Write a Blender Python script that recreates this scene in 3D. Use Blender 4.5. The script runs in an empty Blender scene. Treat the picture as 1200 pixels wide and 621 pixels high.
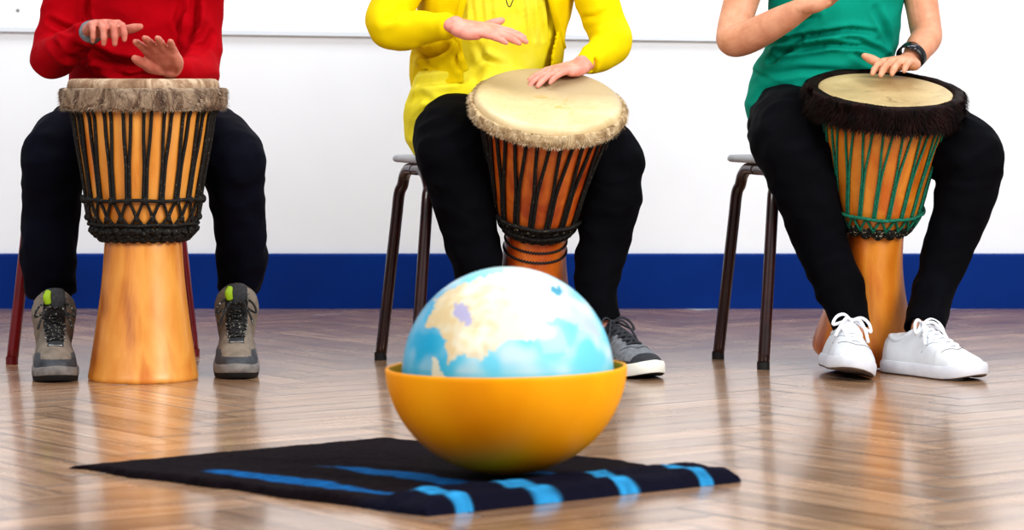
import bpy, math, random
import numpy as np
from mathutils import Vector, Matrix, noise
from mathutils.bvhtree import BVHTree
random.seed(4); np.random.seed(4)
PI = math.pi
COL = bpy.context.scene.collection
F = 3600.0; VH = 88.0; H = 0.61          # focal length in pixels, horizon row, eye height (m)

def P(u, v, D):                            # where a measured photo point stands in the room, D metres away
    return Vector(((u-600)*D/F, D, H-(v-VH)*D/F))
def lin(r, g, b):
    f = lambda x: (x/255/12.92) if x/255 <= .04045 else ((x/255+.055)/1.055)**2.4
    return (f(r), f(g), f(b), 1)

# ------------------------------------------------------------------ materials
def newmat(name):
    m = bpy.data.materials.new(name); m.use_nodes = True
    nt = m.node_tree; b = nt.nodes['Principled BSDF']
    return m, nt, b
def N(nt, t, **k):
    n = nt.nodes.new(t)
    for a, v in k.items():
        if a in n.inputs.keys(): n.inputs[a].default_value = v
        else: setattr(n, a, v)
    return n
def ramp(nt, src, stops, interp='LINEAR'):
    r = nt.nodes.new('ShaderNodeValToRGB'); cr = r.color_ramp; cr.interpolation = interp
    while len(cr.elements) < len(stops): cr.elements.new(.5)
    for e, (p, c) in zip(cr.elements, stops): e.position = p; e.color = c
    nt.links.new(src, r.inputs[0]); return r.outputs[0]
def noisetex(nt, scale, detail=4, rough=.55, stretch=(1,1,1), dist=0):
    tc = N(nt, 'ShaderNodeTexCoord'); mp = N(nt, 'ShaderNodeMapping')
    mp.inputs['Scale'].default_value = stretch
    nt.links.new(tc.outputs['Object'], mp.inputs[0])
    n = N(nt, 'ShaderNodeTexNoise'); n.inputs['Scale'].default_value = scale
    n.inputs['Detail'].default_value = detail; n.inputs['Roughness'].default_value = rough
    n.inputs['Distortion'].default_value = dist
    nt.links.new(mp.outputs[0], n.inputs['Vector']); return n.outputs['Fac']
def bump(nt, b, src, strength=.3, dist=.002):
    bp = N(nt, 'ShaderNodeBump'); bp.inputs['Strength'].default_value = strength; bp.inputs['Distance'].default_value = dist
    nt.links.new(src, bp.inputs['Height']); nt.links.new(bp.outputs[0], b.inputs['Normal'])
def setb(b, **k):
    for a, v in k.items():
        b.inputs[{'rough':'Roughness','metal':'Metallic','coat':'Coat Weight','coatr':'Coat Roughness','spec':'Specular IOR Level','sheen':'Sheen Weight','sss':'Subsurface Weight'}[a]].default_value = v
def M(name, c1, c2=None, scale=30, rough=.6, stretch=(1,1,1), bs=.2, bd=.001, bscale=None, lo=.35, hi=.65, detail=4, **k):
    m, nt, b = newmat(name)
    n = noisetex(nt, scale, detail, stretch=stretch)
    o = ramp(nt, n, [(lo, c1), (hi, c2 or c1)])
    nt.links.new(o, b.inputs['Base Color'])
    if bs: bump(nt, b, noisetex(nt, bscale or scale, 5, stretch=stretch), bs, bd)
    setb(b, rough=rough, **k); return m

m_wall = M('wall_paint', lin(226,230,236), lin(231,235,241), 2, .8, bs=.15, bd=.002, bscale=14)
m_panel = M('panel_white', lin(238,242,250), lin(240,244,252), 3, .55, bs=.03, spec=.3)
m_grey = M('panel_edge', lin(212,219,228), None, 5, .6, bs=0)
m_panelgrey = M('seam_grey', lin(150,156,166), None, 5, .7, bs=0)
m_blue = M('blue_paint', lin(0,42,112), lin(0,50,126), 3, .7, bs=.1, bd=.001, spec=.15)
m_red = M('red_wool', lin(152,0,16), lin(172,2,22), 10, .85, bs=.3, bd=.001, bscale=220, spec=.08)
m_yel = M('yellow_knit', lin(226,198,0), lin(234,208,0), 9, .8, bs=.3, bd=.0008, bscale=260, spec=.15)
m_pale = M('pale_yellow_cotton', lin(234,220,34), lin(238,228,78), 12, .7, bs=.2, bd=.0008, bscale=160, spec=.2)
m_teal = M('teal_cotton', lin(0,136,116), lin(2,146,126), 10, .8, bs=.25, bd=.0006, bscale=300, spec=.15)
m_navy = M('navy_denim', lin(5,6,20), lin(8,10,28), 14, .85, bs=.3, bd=.001, bscale=250, spec=.15)
m_black = M('black_denim', lin(4,4,9), lin(7,8,16), 14, .85, bs=.3, bd=.001, bscale=250, spec=.12)
m_skin = M('skin', lin(202,140,110), lin(218,160,130), 30, .5, bs=.12, bd=.0005, bscale=300, sss=.0, spec=.35)
m_skin2 = M('skin_rosy', lin(214,134,118), lin(228,160,144), 30, .5, bs=.12, bd=.0005, bscale=300, spec=.35)
m_skin1 = M('skin_ruddy', lin(180,104,88), lin(202,132,114), 30, .5, bs=.12, bd=.0005, bscale=300, spec=.35)
m_hair = M('brown_hair', lin(40,24,14), lin(66,40,22), 60, .5, stretch=(1,1,.2), bs=.5)
m_hair2 = M('fair_hair', lin(120,84,44), lin(150,110,60), 60, .5, stretch=(1,1,.2), bs=.5)
m_seat = M('seat_plastic', lin(150,152,158), lin(166,168,172), 20, .4, bs=.05)
m_tube = M('brown_tube', lin(36,16,17), lin(52,24,22), 25, .28, bs=.04, coat=.4)
m_tubered = M('red_tube', lin(98,0,10), lin(116,3,15), 25, .3, bs=.04, coat=.3)
m_rubber = M('black_rubber', lin(18,17,18), None, 30, .7, bs=.1)
m_white = M('white_leather', lin(208,213,220), lin(218,222,228), 20, .42, bs=.1, bd=.0006, bscale=120)
m_wsole = M('white_rubber', lin(208,211,222), lin(218,221,228), 30, .5, bs=.05)
m_lace = M('white_lace', lin(240,242,247), None, 30, .8, bs=.2, bscale=400)
m_tread = M('grey_tread', lin(96,84,80), lin(120,106,98), 60, .8, bs=.4)
m_boot = M('taupe_suede', lin(112,102,92), lin(134,122,110), 40, .8, bs=.35, bd=.001, bscale=200)
m_bootdark = M('charcoal_rand', lin(52,56,62), lin(66,70,76), 40, .6, bs=.3, bd=.001)
m_bootsole = M('grey_midsole', lin(104,100,98), lin(128,122,118), 60, .7, bs=.3)
m_tongue = M('charcoal_mesh', lin(36,38,42), lin(58,60,64), 300, .8, bs=.4)
m_lime = M('lime_trim', lin(140,172,22), None, 30, .6, bs=.1)
m_steel = M('grey_steel', lin(150,150,150), None, 30, .3, metal=.9, bs=0)
m_cgrey = M('grey_canvas', lin(104,108,114), lin(128,132,138), 90, .85, bs=.3, bscale=300)
m_cdark = M('dark_canvas', lin(38,40,46), lin(54,56,62), 90, .8, bs=.3, bscale=300)
m_csole = M('cream_rubber', lin(226,226,218), lin(236,236,230), 30, .6, bs=.1)
m_watch = M('black_strap', lin(14,14,18), None, 30, .4, bs=.1)
m_screen = M('watch_face', lin(24,26,36), None, 30, .12, bs=0, coat=.6)
m_cord = M('dark_cord', lin(60,50,20), None, 30, .6, bs=0)

def ropemat(name, dark, light, lo=.6, hi=.68, scale=330):
    m, nt, b = newmat(name)
    o = ramp(nt, noisetex(nt, scale, 2), [(lo, dark), (hi, light)])
    nt.links.new(o, b.inputs['Base Color'])
    bump(nt, b, noisetex(nt, 500, 2), .6, .002); setb(b, rough=.75); return m
m_rope = ropemat('black_rope', lin(9,7,7), lin(130,120,100), .64, .71)
m_ropeg = ropemat('green_rope', lin(0,84,66), lin(10,128,100), .4, .6)
m_bootlace = ropemat('boot_lace', lin(20,20,22), lin(150,150,140), .6, .66, 240)
m_ropem = ropemat('speckled_rope', lin(16,18,14), lin(190,184,160), .6, .66, 220)

def woodmat(name, stops, coat=.6, rough=.4, sx=16):
    m, nt, b = newmat(name)
    n = noisetex(nt, sx, 6, .6, (1,1,.12), .6)
    n2 = noisetex(nt, 7, 3, .5, (1,1,.6), .3)
    mx = N(nt, 'ShaderNodeMath', operation='ADD'); mx.use_clamp = True
    ml = N(nt, 'ShaderNodeMath', operation='MULTIPLY'); ml.inputs[1].default_value = .45
    ml2 = N(nt, 'ShaderNodeMath', operation='MULTIPLY'); ml2.inputs[1].default_value = .55
    nt.links.new(n, ml.inputs[0]); nt.links.new(n2, ml2.inputs[0])
    nt.links.new(ml.outputs[0], mx.inputs[0]); nt.links.new(ml2.outputs[0], mx.inputs[1])
    nt.links.new(ramp(nt, mx.outputs[0], stops), b.inputs['Base Color'])
    bump(nt, b, noisetex(nt, 60, 5, .6, (1,1,.1)), .15, .001)
    setb(b, rough=rough, coat=coat, coatr=.3); return m
m_wood1 = woodmat('honey_wood', [(.34, lin(160,84,22)), (.44, lin(212,136,50)), (.53, lin(226,158,72)), (.63, lin(204,118,38))])
m_wood2 = woodmat('reddish_wood', [(.34, lin(118,40,8)), (.44, lin(178,78,20)), (.53, lin(206,112,34)), (.63, lin(168,68,20))])
m_wood3 = woodmat('amber_wood', [(.34, lin(150,70,10)), (.44, lin(196,112,24)), (.53, lin(212,136,44)), (.63, lin(190,98,18))])

def hidemat(name, stops, scale=26, bs=.6):
    m, nt, b = newmat(name)
    o = ramp(nt, noisetex(nt, scale, 8, .7, (1,1,.45), 1.2), stops)
    nt.links.new(o, b.inputs['Base Color'])
    bump(nt, b, noisetex(nt, 90, 6, .7, (1,1,.3), 1), bs, .004); setb(b, rough=.8); return m
m_hide1 = hidemat('grey_brown_hide', [(.3, lin(58,38,28)), (.45, lin(112,88,70)), (.56, lin(160,138,116)), (.68, lin(88,64,48))])
m_hide2 = hidemat('tan_hide', [(.3, lin(96,70,44)), (.45, lin(158,130,92)), (.56, lin(206,184,146)), (.7, lin(138,106,70))])
m_fur = M('dark_fur', lin(12,5,5), lin(36,16,13), 40, .6, bs=.3, stretch=(1,1,.4), spec=.12)
m_tuft1 = M('grey_hide_hair', lin(76,56,42), lin(186,166,142), 60, .7, bs=0)
m_tuft2 = M('tan_hide_hair', lin(120,94,64), lin(222,204,172), 60, .7, bs=0)
m_head1 = hidemat('worn_drumskin', [(.3, lin(104,72,50)), (.45, lin(152,122,96)), (.58, lin(196,172,146)), (.7, lin(134,102,76))], 18, .3)
def headmat(name, a, b_, stain, center, spread, far=None):
    m, nt, b = newmat(name)
    base = ramp(nt, noisetex(nt, 9, 6, .65, dist=.6), [(.35, a), (.65, b_)])
    st = ramp(nt, noisetex(nt, 22, 8, .75, dist=1), [(.52, (0,0,0,1)), (.66, (1,1,1,1))])
    tc = N(nt, 'ShaderNodeTexCoord'); vm = N(nt, 'ShaderNodeVectorMath', operation='DISTANCE')
    nt.links.new(tc.outputs['Object'], vm.inputs[0]); vm.inputs[1].default_value = center
    fall = ramp(nt, vm.outputs['Value'], [(0, (1,1,1,1)), (spread, (0,0,0,1))])
    mu = N(nt, 'ShaderNodeMath', operation='MULTIPLY'); nt.links.new(st, mu.inputs[0]); nt.links.new(fall, mu.inputs[1])
    mx = N(nt, 'ShaderNodeMix', data_type='RGBA'); nt.links.new(mu.outputs[0], mx.inputs[0])
    nt.links.new(base, mx.inputs[6]); mx.inputs[7].default_value = stain
    res = mx.outputs[2]
    if far:
        sp_ = N(nt, 'ShaderNodeSeparateXYZ'); nt.links.new(tc.outputs['Object'], sp_.inputs[0])
        mr = N(nt, 'ShaderNodeMapRange'); mr.inputs[1].default_value = center[1]-.01; mr.inputs[2].default_value = center[1]+.05
        ad = N(nt, 'ShaderNodeMath', operation='MULTIPLY_ADD'); nt.links.new(noisetex(nt, 8, 4), ad.inputs[0]); ad.inputs[1].default_value = .12; nt.links.new(sp_.outputs[1], ad.inputs[2])
        sb = N(nt, 'ShaderNodeMath', operation='SUBTRACT'); nt.links.new(ad.outputs[0], sb.inputs[0]); sb.inputs[1].default_value = .06
        nt.links.new(sb.outputs[0], mr.inputs[0])
        m2 = N(nt, 'ShaderNodeMix', data_type='RGBA'); nt.links.new(mr.outputs[0], m2.inputs[0]); nt.links.new(res, m2.inputs[6]); m2.inputs[7].default_value = far; res = m2.outputs[2]
    nt.links.new(res, b.inputs['Base Color'])
    bump(nt, b, noisetex(nt, 60, 5), .1, .001); setb(b, rough=.45); return m

def colmat(name, rough=.5, coat=0, bs=.1, bscale=80, bd=.001, spec=.5):
    m, nt, b = newmat(name); a = N(nt, 'ShaderNodeAttribute'); a.attribute_name = 'Col'
    nt.links.new(a.outputs['Color'], b.inputs['Base Color'])
    if bs: bump(nt, b, noisetex(nt, bscale, 4), bs, bd)
    setb(b, rough=rough, coat=coat, spec=spec); return m

# ------------------------------------------------------------------ mesh helpers
ORG = Vector((0,0,0))
class B:
    def __init__(s): s.v = []; s.f = []; s.mi = []
    def add(s, v, f, mi=0):
        n = len(s.v); s.v += [tuple(p) for p in v]; s.f += [tuple(i+n for i in q) for q in f]; s.mi += [mi]*len(f); return s
    def obj(s, name, mats, parent=None, sharp=None, smooth=True, col=None):
        return mk(name, s.v, s.f, mats, parent, sharp, smooth, s.mi if any(s.mi) else None, col)
def mk(name, v, f, mats, parent=None, sharp=None, smooth=True, mi=None, col=None):
    me = bpy.data.meshes.new(name)
    va = np.array(v, dtype=float) - np.array(ORG)
    me.from_pydata(va.tolist(), [], f if isinstance(f, list) else f.tolist())
    return finish(name, me, mats, parent, sharp, smooth, mi, col)
def finish(name, me, mats, parent=None, sharp=None, smooth=True, mi=None, col=None):
    for m in (mats if isinstance(mats, (list, tuple)) else [mats]): me.materials.append(m)
    if mi is not None: me.polygons.foreach_set('material_index', list(mi))
    me.polygons.foreach_set('use_smooth', [smooth]*len(me.polygons))
    if sharp: me.set_sharp_from_angle(angle=math.radians(sharp))
    if col is not None:
        a = me.color_attributes.new('Col', 'FLOAT_COLOR', 'POINT')
        a.data.foreach_set('color', np.asarray(col, dtype=np.float32).ravel())
    me.update()
    o = bpy.data.objects.new(name, me); COL.objects.link(o)
    if parent: o.parent = parent
    else: o.location = ORG
    return o
def setorg(x, y, z=0):
    global ORG; ORG = Vector((x, y, z))
def tag(o, label, cat, group=None, kind=None):
    o['label'] = label; o['category'] = cat
    if group: o['group'] = group
    if kind: o['kind'] = kind
    return o
def empty(name, label, cat, group=None):
    o = bpy.data.objects.new(name, None); COL.objects.link(o); o.location = ORG
    o.empty_display_size = .05
    return tag(o, label, cat, group)

def crom(pts, n):
    pts = [np.array(p, dtype=float) for p in pts]
    if len(pts) < 3:
        return [pts[0]+(pts[1]-pts[0])*i/n for i in range(n+1)]
    q = [2*pts[0]-pts[1]] + pts + [2*pts[-1]-pts[-2]]
    out = []
    for i in range(1, len(q)-2):
        a, b, c, d = q[i-1], q[i], q[i+1], q[i+2]
        for k in range(n):
            t = k/n
            out.append(.5*((2*b)+(c-a)*t+(2*a-5*b+4*c-d)*t*t+(3*b-a-3*c+d)*t**3))
    out.append(pts[-1]); return out
def sweep(pts, rad, ring=16, n=5, side=None, caps=True, closed=False):
    """closed surface swept through pts; rad per point: r or (a,b); side = direction of the a axis"""
    rr = [(r, r) if not isinstance(r, (tuple, list)) else r for r in rad]
    if closed:
        path = [np.array(p, float) for p in pts]; R = [np.array(r) for r in rr]
    else:
        c = crom([np.concatenate([np.array(p, float), np.array(r, float)]) for p, r in zip(pts, rr)], n)
        path = [x[:3] for x in c]; R = [np.maximum(x[3:], 1e-4) for x in c]
    m = len(path); tang = []
    for i in range(m):
        a = path[(i-1) % m] if closed or i else path[0]; b = path[(i+1) % m] if closed or i < m-1 else path[-1]
        t = b-a; tang.append(t/(np.linalg.norm(t)+1e-12))
    s = np.array(side, float) if side is not None else None
    if s is None:
        s = np.array([1,0,0.]) if abs(tang[0][0]) < .8 else np.array([0,1,0.])
    rings = []; prev = s
    for i in range(m):
        base = np.array(side, float) if side is not None else prev
        x = base-tang[i]*np.dot(base, tang[i]); l = np.linalg.norm(x)
        x = x/l if l > 1e-6 else prev
        y = np.cross(tang[i], x); prev = x
        rings.append((path[i], x, y, R[i][0], R[i][1]))
    if caps and not closed:
        def cap(idx, sg):
            p, x, y, a, b = rings[idx]; t = tang[idx]*sg; L = min(a, b)
            return [(p+t*L*math.sin(q), x, y, a*math.cos(q), b*math.cos(q)) for q in (.45, .85, 1.2, 1.45)]
        rings = cap(0, -1)[::-1] + rings + cap(-1, 1)
    V = []; Fc = []
    cs = [(math.cos(2*PI*k/ring), math.sin(2*PI*k/ring)) for k in range(ring)]
    for p, x, y, a, b in rings:
        for cx, sy in cs: V.append(p+x*a*cx+y*b*sy)
    nr = len(rings)
    for i in range(nr if closed else nr-1):
        for k in range(ring):
            a = i*ring+k; b = i*ring+(k+1) % ring; j = (i+1) % nr
            Fc.append((a, b, j*ring+(k+1) % ring, j*ring+k))
    if not closed:
        Fc.append(tuple(range(ring))[::-1]); Fc.append(tuple((nr-1)*ring+k for k in range(ring)))
    return V, Fc
def tube(pts, r, ring=8, n=4, closed=False):
    return sweep(pts, [r]*len(pts) if not isinstance(r, list) else r, ring, n, closed=closed)
def lathe(prof, seg=96, X=None, wob=None):
    V = []; Fc = []
    for j, (r, z) in enumerate(prof):
        for k in range(seg):
            a = 2*PI*k/seg; rr = r*(1+(wob(a, z) if wob else 0))
            V.append((rr*math.cos(a), rr*math.sin(a), z))
    for j in range(len(prof)-1):
        for k in range(seg):
            a = j*seg+k; b = j*seg+(k+1) % seg; Fc.append((a, b, b+seg, a+seg))
    Fc.append(tuple(range(seg))[::-1]); Fc.append(tuple((len(prof)-1)*seg+k for k in range(seg)))
    if X is not None: V = [X @ Vector(p) for p in V]
    return V, Fc
def ellipsoid(c, r, M3=None, seg=20, rg=12):
    V = []; Fc = []
    for j in range(1, rg):
        t = PI*j/rg
        for k in range(seg):
            a = 2*PI*k/seg; V.append(Vector((r[0]*math.sin(t)*math.cos(a), r[1]*math.sin(t)*math.sin(a), r[2]*math.cos(t))))
    for j in range(rg-2):
        for k in range(seg):
            a = j*seg+k; b = j*seg+(k+1) % seg; Fc.append((a, a+seg, b+seg, b))
    V += [Vector((0,0,r[2])), Vector((0,0,-r[2]))]; n = len(V)
    for k in range(seg):
        Fc.append((n-2, k, (k+1) % seg)); q = (rg-2)*seg; Fc.append((n-1, q+(k+1) % seg, q+k))
    if M3 is not None: V = [M3 @ p for p in V]
    return [p+Vector(c) for p in V], Fc
def remesh(b, voxel, smooth=3):
    me = bpy.data.meshes.new('t'); me.from_pydata([tuple(p) for p in b.v], [], b.f); me.update()
    o = bpy.data.objects.new('t', me); COL.objects.link(o)
    md = o.modifiers.new('r', 'REMESH'); md.mode = 'VOXEL'; md.voxel_size = voxel
    dg = bpy.context.evaluated_depsgraph_get(); ev = o.evaluated_get(dg); out = ev.to_mesh()
    V = np.empty(len(out.vertices)*3); out.vertices.foreach_get('co', V); V = V.reshape(-1, 3)
    E = np.empty(len(out.edges)*2, dtype=np.int64); out.edges.foreach_get('vertices', E); E = E.reshape(-1, 2)
    FF = [tuple(p.vertices) for p in out.polygons]
    ev.to_mesh_clear(); bpy.data.objects.remove(o); bpy.data.meshes.remove(me)
    return lap(V, E, smooth), FF, E
def lap(V, E, it, lam=.5):
    deg = np.bincount(E.ravel(), minlength=len(V)).astype(float)[:, None]; deg[deg == 0] = 1
    for k in range(it):
        A = np.zeros_like(V)
        for c in range(3):
            A[:, c] = np.bincount(E[:, 0], V[E[:, 1], c], len(V)) + np.bincount(E[:, 1], V[E[:, 0], c], len(V))
        L = lam if k % 2 == 0 else -lam*1.02        # alternate to limit shrinkage
        if it <= 3: L = lam
        V = V+(A/deg-V)*L
    return V
def normals(V, FF):
    me = bpy.data.meshes.new('n'); me.from_pydata(V.tolist(), [], FF); me.update()
    n = np.empty(len(V)*3); me.vertices.foreach_get('normal', n); bpy.data.meshes.remove(me)
    return n.reshape(-1, 3)
def fold(V, FF, amp, sc, stretch=(1,1,1), seed=0, amp2=0, sc2=0):
    Nn = normals(V, FF); d = np.zeros(len(V)); s = stretch
    for i, p in enumerate(V):
        q = Vector((p[0]*s[0]*sc+seed, p[1]*s[1]*sc, p[2]*s[2]*sc))
        h = noise.noise(q); h = 1-2*abs(h)-.5
        if amp2: h = h*amp+noise.noise(Vector((p[0]*sc2+seed, p[1]*sc2, p[2]*sc2)))*amp2
        else: h *= amp
        d[i] = h
    return V+Nn*d[:, None]
def crease(V, FF, lines, D):
    """soft garment creases: (points(u,v), width px, depth m, side) cut into the camera-facing cloth"""
    Nn = normals(V, FF); front = np.clip(-Nn[:, 1]*1.6, 0, 1); d = np.zeros(len(V)); s = D/F
    for pts, w, dep in lines:
        q = [np.array(((u-600)*s, H-(v-VH)*s)) for u, v in pts]
        XZ = V[:, [0, 2]]; best = np.full(len(V), 1e9); L = sum(np.linalg.norm(q[i+1]-q[i]) for i in range(len(q)-1)); run = 0; fade = np.zeros(len(V))
        for i in range(len(q)-1):
            e = q[i+1]-q[i]; l = np.linalg.norm(e); t = np.clip(((XZ-q[i]) @ e)/(l*l), 0, 1)
            ds = np.linalg.norm(XZ-(q[i]+t[:, None]*e), axis=1); better = ds < best
            best = np.where(better, ds, best); fade = np.where(better, (run+t*l)/L, fade); run += l
        g = np.exp(-(best/(w*s))**2)-.6*np.exp(-((best-1.9*w*s)/(w*s))**2)
        d -= dep*g*np.sin(np.clip(fade, .04, .96)*PI)**.5
    return V+Nn*(d*front)[:, None]

# ------------------------------------------------------------------ room
def floor():
    setorg(0, 0, 0)
    V = []; Fc = []; UV = []; C = []
    w, L = .09, .45                      # herringbone blocks
    ang = math.radians(36); ca, sa = math.cos(ang), math.sin(ang); rnd = random.Random(7)
    def block(x, y, horiz):
        a, b = (L, w) if horiz else (w, L)
        cx, cy = x+a/2, y+b/2
        X = cx*ca-cy*sa; Y = cx*sa+cy*ca+4.5
        if not (-2.6 < X < 2.6 and 2.6 < Y < 8.15): return
        n = len(V); tx, ty = rnd.gauss(0, .0011), rnd.gauss(0, .0011); cc = rnd.random()
        for (px, py, u, v) in ((x, y, 0, 0), (x+a, y, 1, 0), (x+a, y+b, 1, 1), (x, y+b, 0, 1)):
            V.append((px*ca-py*sa, px*sa+py*ca+4.5, tx*(px-cx)+ty*(py-cy)))
            UV.append((u*a, v*b) if horiz else (v*b, u*a)); C.append((cc, rnd.random(), 0, 1))
        Fc.append((n, n+1, n+2, n+3))
    K = int(L/w)
    for i in range(-60, 61):
        for j in range(-14, 15):
            # classic herringbone lattice
            ox = i*w+j*L; oy = i*w-j*L
            if abs(ox)+abs(oy) > 14: continue
            block(ox, oy, True); block(ox-w if False else ox+L, oy+w-L, False)
    me = bpy.data.meshes.new('floor'); me.from_pydata(V, [], Fc)
    uv = me.uv_layers.new(name='UVMap')
    for p in me.polygons:
        for li, vi in zip(p.loop_indices, p.vertices): uv.data[li].uv = UV[vi]
    m, nt, b = newmat('oak_parquet')
    at = N(nt, 'ShaderNodeAttribute'); at.attribute_name = 'Col'
    sep = N(nt, 'ShaderNodeSeparateColor'); nt.links.new(at.outputs['Color'], sep.inputs[0])
    uvn = N(nt, 'ShaderNodeUVMap'); sx = N(nt, 'ShaderNodeSeparateXYZ'); nt.links.new(uvn.outputs[0], sx.inputs[0])
    def edge(out, size, th):
        s1 = N(nt, 'ShaderNodeMath', operation='SUBTRACT'); s1.inputs[0].default_value = size; nt.links.new(out, s1.inputs[1])
        mn = N(nt, 'ShaderNodeMath', operation='MINIMUM'); nt.links.new(out, mn.inputs[0]); nt.links.new(s1.outputs[0], mn.inputs[1])
        mr = N(nt, 'ShaderNodeMapRange'); mr.inputs[1].default_value = th*.3; mr.inputs[2].default_value = th
        nt.links.new(mn.outputs[0], mr.inputs[0]); return mr.outputs[0]
    e1 = edge(sx.outputs[0], L, .004); e2 = edge(sx.outputs[1], w, .004)
    em = N(nt, 'ShaderNodeMath', operation='MINIMUM'); nt.links.new(e1, em.inputs[0]); nt.links.new(e2, em.inputs[1])
    # grain along the block
    mp = N(nt, 'ShaderNodeMapping'); mp.inputs['Scale'].default_value = (5, 60, 1); nt.links.new(uvn.outputs[0], mp.inputs[0])
    cb = N(nt, 'ShaderNodeCombineXYZ'); nt.links.new(sep.outputs[0], cb.inputs[2])
    vs = N(nt, 'ShaderNodeVectorMath', operation='SCALE'); nt.links.new(cb.outputs[0], vs.inputs[0]); vs.inputs['Scale'].default_value = 40
    va = N(nt, 'ShaderNodeVectorMath', operation='ADD'); nt.links.new(mp.outputs[0], va.inputs[0]); nt.links.new(vs.outputs[0], va.inputs[1])
    g = N(nt, 'ShaderNodeTexNoise'); g.inputs['Scale'].default_value = 1; g.inputs['Detail'].default_value = 5; nt.links.new(va.outputs[0], g.inputs['Vector'])
    grain = ramp(nt, g.outputs['Fac'], [(.3, lin(140,108,82)), (.5, lin(168,134,106)), (.7, lin(190,158,130))])
    tone = ramp(nt, sep.outputs[0], [(0, (.72,.70,.68,1)), (.5, (.93,.92,.91,1)), (1, (1.1,1.08,1.06,1))])
    mx = N(nt, 'ShaderNodeMix', data_type='RGBA', blend_type='MULTIPLY'); mx.inputs[0].default_value = 1
    nt.links.new(grain, mx.inputs[6]); nt.links.new(tone, mx.inputs[7])
    mx2 = N(nt, 'ShaderNodeMix', data_type='RGBA'); nt.links.new(em.outputs[0], mx2.inputs[0])
    mx2.inputs[6].default_value = lin(66,46,34); nt.links.new(mx.outputs[2], mx2.inputs[7])
    nt.links.new(mx2.outputs[2], b.inputs['Base Color'])
    rr = ramp(nt, noisetex(nt, 6, 5), [(.3, (.2,)*3+(1,)), (.7, (.3,)*3+(1,))])
    nt.links.new(rr, b.inputs['Roughness'])
    # lacquer ripples and sunken joints
    wv = noisetex(nt, 9, 3, .5, (1,.6,1))
    ad = N(nt, 'ShaderNodeMath', operation='MULTIPLY_ADD'); nt.links.new(wv, ad.inputs[0]); ad.inputs[1].default_value = .8; nt.links.new(em.outputs[0], ad.inputs[2])
    bump(nt, b, ad.outputs[0], .22, .0007)
    b.inputs['Specular IOR Level'].default_value = .75
    b.inputs['Coat Weight'].default_value = .35; b.inputs['Coat Roughness'].default_value = .12
    o = finish('floor', me, m, None, smooth=False, col=C)
    o['kind'] = 'structure'; o['label'] = 'glossy brown parquet floor laid in wooden blocks'; o['category'] = 'floor'
    return o
floor()

def box(b, x0, x1, y0, y1, z0, z1, mi=0):
    v = [(x, y, z) for z in (z0, z1) for y in (y0, y1) for x in (x0, x1)]
    return b.add(v, [(0,2,3,1), (4,5,7,6), (0,1,5,4), (2,6,7,3), (0,4,6,2), (1,3,7,5)], mi)
WY = 2196/(361.5-88)
o = box(B(), -3, 3, WY, WY+.1, 0, 3.0).obj('wall_back', m_wall, smooth=False); tag(o, 'plain white plastered wall behind the drummers', 'wall', kind='structure')
skh = (361.5-297)*WY/F
prof = [(WY-.012, 0), (WY-.012, skh-.006), (WY-.009, skh-.001), (WY, skh)]
b = B(); V = [(x, y, z) for x in (-3, 3) for y, z in prof]
b.add(V, [(i, i+4, i+5, i+1) for i in range(3)])
o = b.obj('baseboard_back', m_blue, smooth=False); tag(o, 'deep blue painted band along the foot of the white wall', 'baseboard', kind='structure')
# white board fixed to the wall, its lower edge just in view, hung a touch off level
def panel():
    x0, x1 = (-40-600)*WY/F, (985-600)*WY/F; zl = H-(36.5-VH)*WY/F
    setorg(x0, WY-.02, zl)
    root = empty('wall_board', 'large white board on the wall behind the drummers, lower edge just in view', 'board')
    sl = -(13/960)
    def slab(name, mat, xa, xb, za, zb, ya, yb):
        b = B(); v = []
        for z in (za, zb):
            for y in (ya, yb):
                for x in (xa, xb): v.append((x, y, zl+z+(x-x0)*sl))
        b.add(v, [(0,2,3,1), (4,5,7,6), (0,1,5,4), (2,6,7,3), (0,4,6,2), (1,3,7,5)])
        return b.obj(name, mat, root, smooth=False)
    slab('board_face', m_panel, x0, x1, .012, .9, WY-.014, WY-.001)
    slab('lower_edge', m_grey, x0, x1, 0, .012, WY-.016, WY-.001)
    c = P(21, 12, WY-.016); V, Fc = ellipsoid(c, (.0045,.003,.0045)); mk('screw', V, Fc, m_steel, root)
panel()

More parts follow.
